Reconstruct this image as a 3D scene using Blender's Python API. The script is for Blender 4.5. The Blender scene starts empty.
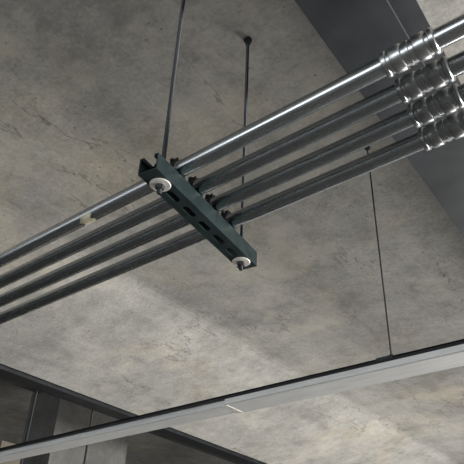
import bpy, bmesh, math, random
from mathutils import Vector, Matrix
random.seed(4)
H=1.6
S=bpy.context.scene
# ---------------------------------------------------------------- materials
def newmat(name):
    m=bpy.data.materials.new(name); m.use_nodes=True
    nt=m.node_tree; b=nt.nodes['Principled BSDF']; return m,nt,b
def N(nt,t,**k):
    n=nt.nodes.new(t)
    for a,v in k.items(): setattr(n,a,v)
    return n
def ramp(nt,src,pts):
    r=N(nt,'ShaderNodeValToRGB'); e=r.color_ramp.elements
    while len(e)<len(pts): e.new(0.5)
    for i,(p,c) in enumerate(pts):
        e[i].position=p; e[i].color=(c[0],c[1],c[2],1) if hasattr(c,'__len__') else (c,c,c,1)
    nt.links.new(src,r.inputs[0]); return r.outputs[0]
def mixc(nt,a,b,f,mode='MIX'):
    m=N(nt,'ShaderNodeMix',data_type='RGBA',blend_type=mode)
    def s(i,v):
        if hasattr(v,'is_linked'): nt.links.new(v,m.inputs[i])
        elif hasattr(v,'__len__'): m.inputs[i].default_value=(v[0],v[1],v[2],1)
        else: m.inputs[i].default_value=v
    s(0,f); s(6,a); s(7,b); return m.outputs[2]
def noise(nt,vec,scale,detail=6,rough=.6,dist=0):
    n=N(nt,'ShaderNodeTexNoise'); n.inputs['Scale'].default_value=scale; n.inputs['Detail'].default_value=detail
    n.inputs['Roughness'].default_value=rough; n.inputs['Distortion'].default_value=dist
    nt.links.new(vec,n.inputs['Vector']); return n.outputs[0]
def mapping(nt,scale=(1,1,1),rot=(0,0,0),loc=(0,0,0)):
    tc=N(nt,'ShaderNodeTexCoord'); mp=N(nt,'ShaderNodeMapping')
    mp.inputs['Scale'].default_value=scale; mp.inputs['Rotation'].default_value=rot; mp.inputs['Location'].default_value=loc
    nt.links.new(tc.outputs['Object'],mp.inputs[0]); return mp.outputs[0]
def concrete(name,dark,light,stain=True,bump=.25):
    m,nt,b=newmat(name)
    v=mapping(nt); vs=mapping(nt,scale=(3.0,.45,3.0))
    big=noise(nt,v,1.3,4,.55,.2)
    base=ramp(nt,big,[(.36,dark),(.64,light)])
    streak=ramp(nt,noise(nt,vs,1.5,8,.7,.2),[(.3,.80),(.52,1.0),(.75,1.16)])
    c=mixc(nt,base,streak,.9,'MULTIPLY')
    med=ramp(nt,noise(nt,v,9,12,.8,.0),[(.3,.66),(.5,1.0),(.7,1.22)])
    c=mixc(nt,c,med,.9,'MULTIPLY')
    fine=ramp(nt,noise(nt,v,70,6,.8),[(.32,.72),(.62,1.13)])
    c=mixc(nt,c,fine,.85,'MULTIPLY')
    if stain:
        lime=ramp(nt,noise(nt,mapping(nt,loc=(3.1,7.7,0)),1.6,14,.76,.1),[(.50,0),(.62,1)])
        c=mixc(nt,c,(light[0]*1.34,light[1]*1.29,light[2]*1.18),mixc(nt,(0,0,0),lime,.5))
        dk=ramp(nt,noise(nt,mapping(nt,loc=(13.1,1.7,0)),1.5,12,.74,.1),[(.53,0),(.66,1)])
        c=mixc(nt,c,(dark[0]*.62,dark[1]*.61,dark[2]*.59),mixc(nt,(0,0,0),dk,.55))
        tan=ramp(nt,noise(nt,mapping(nt,loc=(1.1,21.7,0)),1.2,9,.7,.2),[(.52,0),(.70,1)])
        c=mixc(nt,c,mixc(nt,c,(1.06,1.0,.87),1,'MULTIPLY'),tan)
        n2=noise(nt,mapping(nt,scale=(1.6,.4,1),loc=(9,2,0)),1.0,7,.6,.2)
        cr=ramp(nt,n2,[(.4965,0),(.5,1),(.5035,0)])
        gate2=ramp(nt,noise(nt,v,1.4,2),[(.48,0),(.56,1)])
        c=mixc(nt,c,(dark[0]*.42,dark[1]*.38,dark[2]*.32),mixc(nt,(0,0,0),mixc(nt,cr,gate2,1,'MULTIPLY'),.75))
        vo=N(nt,'ShaderNodeTexVoronoi'); vo.inputs['Scale'].default_value=24; nt.links.new(v,vo.inputs['Vector'])
        pit=ramp(nt,vo.outputs['Distance'],[(.05,1),(.13,0)])
        gate=ramp(nt,noise(nt,v,3.3,2),[(.44,0),(.54,1)])
        pm=mixc(nt,pit,gate,1,'MULTIPLY')
        c=mixc(nt,c,(dark[0]*.3,dark[1]*.3,dark[2]*.3),mixc(nt,(0,0,0),pm,.85))
    nt.links.new(c,b.inputs['Base Color']); b.inputs['Roughness'].default_value=.85
    bn=N(nt,'ShaderNodeBump'); bn.inputs['Strength'].default_value=bump; bn.inputs['Distance'].default_value=.012
    hh=mixc(nt,noise(nt,v,28,8,.7),noise(nt,vs,3,6,.6),.4)
    nt.links.new(hh,bn.inputs['Height']); nt.links.new(bn.outputs[0],b.inputs['Normal'])
    return m
def metal(name,col,rough=.35,met=1.0,var=.25,scale=20,stretch=(1,1,1),bump=0):
    m,nt,b=newmat(name); v=mapping(nt,scale=stretch)
    n=noise(nt,v,scale,6,.65)
    c=ramp(nt,n,[(.3,tuple(x*(1-var) for x in col)),(.7,tuple(x*(1+var) for x in col))])
    nt.links.new(c,b.inputs['Base Color']); b.inputs['Metallic'].default_value=met
    r=ramp(nt,n,[(.3,rough*.8),(.7,rough*1.25)]); nt.links.new(r,b.inputs['Roughness'])
    if bump:
        bn=N(nt,'ShaderNodeBump'); bn.inputs['Strength'].default_value=bump; bn.inputs['Distance'].default_value=.002
        nt.links.new(n,bn.inputs['Height']); nt.links.new(bn.outputs[0],b.inputs['Normal'])
    return m
M_con=concrete('concrete_ceiling',(.34,.333,.314),(.48,.467,.437))
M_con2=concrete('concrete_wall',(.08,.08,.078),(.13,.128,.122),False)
M_conp=concrete('concrete_pale',(.60,.595,.58),(.72,.71,.69),False)
M_floor=concrete('concrete_floor',(.11,.11,.105),(.18,.175,.17),False,.1)
M_pipe=metal('galvanised_conduit',(.52,.55,.57),.25,1,.08,9,(1.2,14,14))
M_pipe2=metal('galvanised_conduit_dark',(.38,.405,.42),.25,1,.08,9,(1.2,14,14))  # darker copy of the conduit metal, for every run but the first
M_coup=metal('zinc_coupling',(.50,.51,.52),.30,1,.06,30)
M_coup2=metal('zinc_coupling_dull',(.36,.375,.385),.32,1,.06,30)
M_strut=metal('green_painted_strut',(.020,.035,.037),.42,.3,.25,35,bump=.2)
M_rod=metal('threaded_steel',(.05,.055,.06),.45,.6,.2,40)
M_zinc=metal('zinc_washer',(.88,.86,.80),.4,.4,.12,60)
M_dark=metal('blackened_steel',(.025,.027,.03),.5,.5,.3,12,bump=.2)
M_beam=metal('beam_paint',(.038,.042,.048),.5,.2,.3,6,bump=.3)
M_rail=metal('galvanised_rail',(.80,.81,.80),.45,.3,.08,8,(1,8,8))
M_label=metal('label_paper',(.62,.57,.42),.8,0,.35,60)
M_wood=metal('weathered_timber',(.16,.14,.11),.8,0,.25,8,(8,8,1))
# ---------------------------------------------------------------- helpers
def link(name,me,mat,parent=None,smooth=False):
    o=bpy.data.objects.new(name,me); S.collection.objects.link(o)
    if mat: me.materials.append(mat)
    if smooth:
        for p in me.polygons: p.use_smooth=True
        try: me.set_sharp_from_angle(angle=math.radians(35))
        except Exception: pass
    if parent: o.parent=parent
    return o
def from_bm(name,bm,mat,parent=None,smooth=False):
    bmesh.ops.recalc_face_normals(bm,faces=bm.faces)
    me=bpy.data.meshes.new(name); bm.to_mesh(me); bm.free()
    return link(name,me,mat,parent,smooth)
def empty(name,loc=(0,0,0)):
    e=bpy.data.objects.new(name,None); e.empty_display_size=.05; e.location=loc; S.collection.objects.link(e); return e
def add_box(bm,a,b,mx=None):
    vs=[Vector((x,y,z)) for x in(a[0],b[0]) for y in(a[1],b[1]) for z in(a[2],b[2])]
    if mx: vs=[mx@v for v in vs]
    v=[bm.verts.new(p) for p in vs]
    for f in((0,1,3,2),(4,6,7,5),(0,4,5,1),(2,3,7,6),(0,2,6,4),(1,5,7,3)): bm.faces.new([v[i] for i in f])
def add_lathe(bm,prof,mx,seg=32,cap=True):
    rings=[]
    for t,r in prof:
        rings.append([bm.verts.new(mx@Vector((t,r*math.cos(2*math.pi*i/seg),r*math.sin(2*math.pi*i/seg)))) for i in range(seg)])
    for a,b in zip(rings,rings[1:]):
        for i in range(seg): bm.faces.new((a[i],a[(i+1)%seg],b[(i+1)%seg],b[i]))
    if cap: bm.faces.new(rings[0]); bm.faces.new(rings[-1][::-1])
def add_sweep(bm,pts,o,ax,u,v,L0,L1):
    A=[bm.verts.new(o+ax*L0+u*p[0]+v*p[1]) for p in pts]
    B=[bm.verts.new(o+ax*L1+u*p[0]+v*p[1]) for p in pts]
    n=len(pts)
    for i in range(n): bm.faces.new((A[i],A[(i+1)%n],B[(i+1)%n],B[i]))
    bm.faces.new(A); bm.faces.new(B[::-1])
ZX=Matrix.Rotation(-math.pi/2,4,'Y')
def at(x,y,z,rot=None): return Matrix.Translation((x,y,z))@(rot or Matrix())
def rod(name,x,y,z0,z1,r,parent,pitch=.0028):
    bm=bmesh.new(); prof=[]; t=0;L=z1-z0;k=0
    while t<L: prof.append((t,r if k%2 else r*.80)); t+=pitch/2; k+=1
    prof.append((L,r*.8))
    add_lathe(bm,prof,at(x,y,z0,ZX),12); return from_bm(name,bm,M_rod,parent)
def nut(name,x,y,z,r,h,mat,parent,a=0):
    bm=bmesh.new(); mx=at(x,y,z,Matrix.Rotation(a,4,'Z')@ZX)
    add_lathe(bm,[(0,r*.88),(h*.15,r),(h*.85,r),(h,r*.88)],mx,6); return from_bm(name,bm,mat,parent)
def washer(name,x,y,z,r,h,mat,parent):
    bm=bmesh.new(); add_lathe(bm,[(0,r*.94),(h*.3,r),(h*.7,r),(h,r*.94)],at(x,y,z,ZX),32); return from_bm(name,bm,mat,parent,True)
X,Y,Z=Vector((1,0,0)),Vector((0,1,0)),Vector((0,0,1))
CE=H+1.56
# ---------------------------------------------------------------- ceiling (folded soffit, swept along Y)
bm=bmesh.new()
prof=[(7,CE),(-2.12,CE),(-2.15,CE-.003),(-2.18,CE-.010),(-2.21,CE-.020),(-3.12,H+1.30),(-3.15,H+1.315),(-3.15,H+1.75),(-3.6,H+1.75),(-3.6,H+2.3),(-9,H+2.3),(-9,H+2.6),(7,H+2.6)]
add_sweep(bm,prof,Vector((0,0,0)),Y,X,Z,-6,14)
ceil=from_bm('ceiling',bm,M_con)
bm=bmesh.new(); add_box(bm,(-9,-6,-.2),(7,14,0)); from_bm('floor',bm,M_floor)
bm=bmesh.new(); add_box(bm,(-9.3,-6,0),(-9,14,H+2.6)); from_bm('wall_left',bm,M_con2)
bm=bmesh.new(); add_box(bm,(7,-6,0),(7.3,14,.6)); from_bm('wall_right',bm,M_con2)
bm=bmesh.new(); add_box(bm,(-9,14,0),(7,14.3,.6)); from_bm('wall_far',bm,M_con2)
bm=bmesh.new(); add_box(bm,(-9,-6.3,0),(7,-6,.8)); from_bm('wall_near',bm,M_con2)
# ---------------------------------------------------------------- steel beam upper right (I section)
d=Vector((-.045,1,0)).normalized(); u=Vector((d.y,-d.x,0))
o=Vector((-.34,0,H+1.22))
bm=bmesh.new()
Ipts=[(-.085,0),(.085,0),(.085,.014),(.008,.020),(.008,.326),(.085,.332),(.085,.34),(-.085,.34),(-.085,.332),(-.008,.326),(-.008,.020),(-.085,.014)]
add_sweep(bm,Ipts,o,d,u,Z,-3,9)
from_bm('steel_beam',bm,M_beam)
bm=bmesh.new(); add_box(bm,(-.155,-6,H+1.36),(.5,.62,CE)); from_bm('concrete_downstand_beam',bm,M_conp)
# ---------------------------------------------------------------- conduits
PZ=H+.822; PR=.0173
ys=[.699,.768,.837,.907]; cx=[-.212,-.217,-.226,-.237]
for i,(y,c) in enumerate(zip(ys,cx)):
    e=empty('steel_conduit' if i==0 else 'steel_conduit.%03d'%i,(0,0,0))
    bm=bmesh.new()
    add_lathe(bm,[(-5.2,PR),(c,PR)],at(0,y,PZ),40); add_lathe(bm,[(c,PR),(2.6,PR)],at(0,y,PZ),40)
    from_bm('tube',bm,M_pipe if i==0 else M_pipe2,e,True)
    mc=M_coup if i==0 else M_coup2
    bm=bmesh.new(); R=PR
    half=[(.046,R*1.0),(.046,R*1.22),(.0445,R*1.32),(.041,R*1.36),(.0375,R*1.32),(.036,R*1.20),(.031,R*1.20),(.030,R*1.33),(.0285,R*1.37),(.0125,R*1.37),(.011,R*1.33),(.010,R*1.18)]
    pf=[(-a,b) for a,b in half]+[(a,b) for a,b in reversed(half)]
    add_lathe(bm,pf,at(c,y,PZ),48); from_bm('compression_coupling',bm,mc,e,True)
    bm=bmesh.new()
    add_lathe(bm,[(-.003,R*1.18),(-.0022,R*1.27),(.0022,R*1.27),(.003,R*1.18)],at(c,y,PZ),40)
    from_bm('centre_stop_ring',bm,mc,e,True)
    if i==0:
        bm=bmesh.new(); L=[]
        x0=-1.02
        for a in range(9):
            t=math.radians(-150+a*14)
            L.append([bm.verts.new((x0+w+.006*math.sin(a*1.7),y+math.cos(t)*(R+.0008),PZ+math.sin(t)*(R+.0008))) for w in(0,.018,.036)])
        for p,q in zip(L,L[1:]):
            for k in range(2): bm.faces.new((p[k],p[k+1],q[k+1],q[k]))
        from_bm('worn_label',bm,M_label,e,True)
# ---------------------------------------------------------------- trapeze hanger
hang=empty('trapeze_hanger')
Pn=Vector((-.731,.659,H+.762)); Pf=Vector((-.778,.985,H+.762))
t=(Pf-Pn).normalized(); n=Vector((t.y,-t.x,0)); W=.0225; T=.0028; HT=.040
bm=bmesh.new()
U=[(-W,0),(W,0),(W,HT),(W-.010,HT),(W-.010,HT-.008),(W-.010+T*.8,HT-.008),(W-.010+T*.8,HT-T),(W-T,HT-T),(W-T,T),(-W+T,T),(-W+T,HT-T),(-W+.010-T*.8,HT-T),(-W+.010-T*.8,HT-.008),(-W+.010,HT-.008),(-W+.010,HT),(-W,HT)]
LL=(Pf-Pn).length
add_sweep(bm,U,Pn,t,n,Z,-.044,LL+.036)
strut=from_bm('slotted_channel',bm,M_strut,hang)
bm=bmesh.new()
c0=.040
for k in range(5):
    c=c0+.005+k*(LL-.09)/4
    pts=[]
    for a in range(9): an=-math.pi/2+a*math.pi/8; pts.append((c+.013+.007*math.cos(an),.007*math.sin(an)))
    for a in range(9): an=math.pi/2+a*math.pi/8; pts.append((c-.013+.007*math.cos(an),.007*math.sin(an)))
    add_sweep(bm,pts,Pn,Z,t,n,-.01,.01)
cut=from_bm('slot_cutter',bm,None)
md=strut.modifiers.new('slots','BOOLEAN'); md.operation='DIFFERENCE'; md.object=cut; md.solver='EXACT'
dg=bpy.context.evaluated_depsgraph_get(); me=bpy.data.meshes.new_from_object(strut.evaluated_get(dg))
strut.modifiers.clear(); strut.data=me; bpy.data.objects.remove(cut)
for k,P in enumerate((Pn,Pf)):
    rod('threaded_rod_%d'%(k+1),P.x,P.y,P.z-.024,CE+.01,.0050,hang)
    washer('washer_%d'%(k+1),P.x,P.y,P.z-.0035,.0215,.0035,M_zinc,hang)
    nut('nut_lower_%d'%(k+1),P.x,P.y,P.z-.0125,.0098,.009,M_rod,hang,.3+k)
    nut('nut_upper_%d'%(k+1),P.x,P.y,P.z+HT+.003,.0098,.009,M_rod,hang,.7)
    washer('washer_top_%d'%(k+1),P.x,P.y,P.z+HT,.018,.003,M_rod,hang)
    washer('anchor_plate_%d'%(k+1),P.x,P.y,CE-.006,.013,.010,M_rod,hang)
    nut('anchor_nut_%d'%(k+1),P.x,P.y,CE-.022,.009,.017,M_rod,hang,.2)
for k,y in enumerate(ys):
    s=(y-Pn.y)/(Pf.y-Pn.y); bx=Pn.x+(Pf.x-Pn.x)*s
    bm=bmesh.new(); ro=PR+.0028; ri=PR+.0003
    zt=H+.762+HT-PZ
    A=[(-ro,zt-.006)]+[(ro*math.cos(math.radians(a)),ro*math.sin(math.radians(a))) for a in range(180,-1,-12)]+[(ro,zt-.006),(ri,zt-.006)]
    A+=[(ri*math.cos(math.radians(a)),ri*math.sin(math.radians(a))) for a in range(0,181,12)]+[(-ri,zt-.006)]
    add_sweep(bm,A,Vector((bx,y,PZ)),X,Y,Z,-.013,.013)
    add_box(bm,(bx-.011,y-.0055,PZ+ro-.002),(bx+.011,y-.0025,PZ+ro+.012)); add_box(bm,(bx-.011,y+.0025,PZ+ro-.002),(bx+.011,y+.0055,PZ+ro+.012))
    add_lathe(bm,[(-.014,.0032),(.012,.0032)],at(bx,y,PZ+ro+.006,Matrix.Rotation(math.pi/2,4,'Z')),12)
    add_lathe(bm,[(-.011,.0055),(-.0055,.0055)],at(bx,y,PZ+ro+.006,Matrix.Rotation(math.pi/2,4,'Z')),6)
    from_bm('pipe_clamp_%d'%(k+1),bm,M_dark,hang)
# ---------------------------------------------------------------- lower rail
rail=empty('suspended_cable_trunking')
RY=1.637; RZ=H+.684; rw=.050; rh=.028
def railseg(nm,x0,x1,rw,rh):
    bm=bmesh.new()
    P=[(-rw,0),(-rw+.003,-.002),(rw-.003,-.002),(rw,0),(rw,rh),(rw-.006,rh),(rw-.006,rh-.003),(-rw+.006,rh-.003),(-rw+.006,rh),(-rw,rh)]
    add_sweep(bm,P,Vector((0,RY,RZ)),X,Y,Z,x0,x1); return from_bm(nm,bm,M_rail,rail)
railseg('channel_section_1',-6,-1.312,rw*.78,rh*.9); railseg('channel_section_2',-1.306,3,rw,rh)
bm=bmesh.new(); add_box(bm,(-1.322,RY-rw*.9,RZ-.0030),(-1.300,RY+rw*.9,RZ-.0022))
from_bm('joint_plate',bm,M_zinc,rail)
bm=bmesh.new(); rk=RY-rw
add_box(bm,(-6,rk-.0025,RZ+.018),(3,rk-.0002,RZ+rh+.003)); add_box(bm,(-6,rk-.0025,RZ+rh-.002),(3,rk+.012,RZ+rh+.003)); from_bm('dark_cover_lip',bm,M_dark,rail)
for k,x in enumerate((-.716,1.6)):
    bm=bmesh.new(); add_lathe(bm,[(0,.0026),(CE+.01-(RZ+.02),.0026)],at(x,RY,RZ+.02,ZX),12); from_bm('suspension_rod_%d'%(k+1),bm,M_rod,rail,True)
    bm=bmesh.new(); add_box(bm,(x-.026,RY-rw-.003,RZ+rh-.002),(x+.026,RY+.03,RZ+rh+.006)); add_box(bm,(x-.007,RY-.012,RZ+rh),(x+.007,RY+.012,RZ+rh+.024))
    from_bm('hanger_clip_%d'%(k+1),bm,M_rod,rail)
    nut('hanger_nut_%d'%(k+1),x,RY,RZ+rh+.02,.009,.009,M_rod,rail); washer('ceiling_anchor_%d'%(k+1),x,RY,CE-.008,.011,.012,M_rod,rail)
# ---------------------------------------------------------------- recess at lower left
bm=bmesh.new(); Lp=[(-3.152,H+1.285),(-3.27,H+1.285),(-3.27,H+1.30),(-3.167,H+1.30),(-3.167,H+1.60),(-3.152,H+1.60)]
add_sweep(bm,Lp,Vector((0,0,0)),Y,X,Z,-6,14); from_bm('steel_angle',bm,M_dark)
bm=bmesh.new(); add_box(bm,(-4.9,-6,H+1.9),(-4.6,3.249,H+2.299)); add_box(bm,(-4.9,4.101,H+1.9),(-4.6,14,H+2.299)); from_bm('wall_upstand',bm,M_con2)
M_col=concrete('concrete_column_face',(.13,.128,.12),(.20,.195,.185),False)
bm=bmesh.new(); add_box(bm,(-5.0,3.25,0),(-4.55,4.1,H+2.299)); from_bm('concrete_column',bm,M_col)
bm=bmesh.new(); add_box(bm,(-4.6,2.75,0),(-4.5,2.95,H+1.3)); add_box(bm,(-4.52,2.72,H+.9),(-4.49,2.98,H+1.0)); from_bm('timber_post',bm,M_wood)
lo=empty('suspended_pipe')
bm=bmesh.new(); add_lathe(bm,[(-6,.03),(14,.03)],at(-3.32,0,H+.45,Matrix.Rotation(math.pi/2,4,'Z')),24); from_bm('tube',bm,M_pipe,lo,True)
for k,y in enumerate((2.186,2.645)):
    rod('hanger_rod_%d'%(k+1),-3.32,y,H+.475,H+1.76,.008,lo,.006)
# ---------------------------------------------------------------- camera
cd=bpy.data.cameras.new('camera'); cam=bpy.data.objects.new('camera',cd); S.collection.objects.link(cam); S.camera=cam
f=Vector((-.5269,.6409,.5583)).normalized(); r=Vector((.7865,.6167,.0342)); r=(r-f*r.dot(f)).normalized(); up=r.cross(f)
cam.matrix_world=Matrix(((r.x,up.x,-f.x,0),(r.y,up.y,-f.y,0),(r.z,up.z,-f.z,H),(0,0,0,1)))
cd.sensor_width=36; cd.lens=621/464*36; cd.clip_start=.02
# ---------------------------------------------------------------- light
w=bpy.data.worlds.new('overcast'); S.world=w; w.use_nodes=True; nt=w.node_tree
bg=nt.nodes['Background']; bg.inputs[0].default_value=(.93,.965,1,1); bg.inputs[1].default_value=1.1
def area(name,loc,target,size,sy,e,col):
    l=bpy.data.lights.new(name,'AREA'); l.shape='RECTANGLE'; l.size=size; l.size_y=sy; l.energy=e; l.color=col
    o=bpy.data.objects.new(name,l); S.collection.objects.link(o); o.location=loc
    o.rotation_euler=(Vector(target)-Vector(loc)).to_track_quat('-Z','Y').to_euler(); return o
area('daylight_right',(5.5,4.5,1.2),(-1.8,2.2,CE),3.0,1.2,760,(1,.975,.935))
area('daylight_far',(.3,6.0,.5),(-1.0,2.2,CE),2.5,1.2,120,(1,.975,.935))
area('daylight_near',(-1,-4.8,2.0),(-1,0,2.5),5,1.0,75,(.92,.97,1))
S.view_settings.view_transform='Standard'; S.view_settings.exposure=0
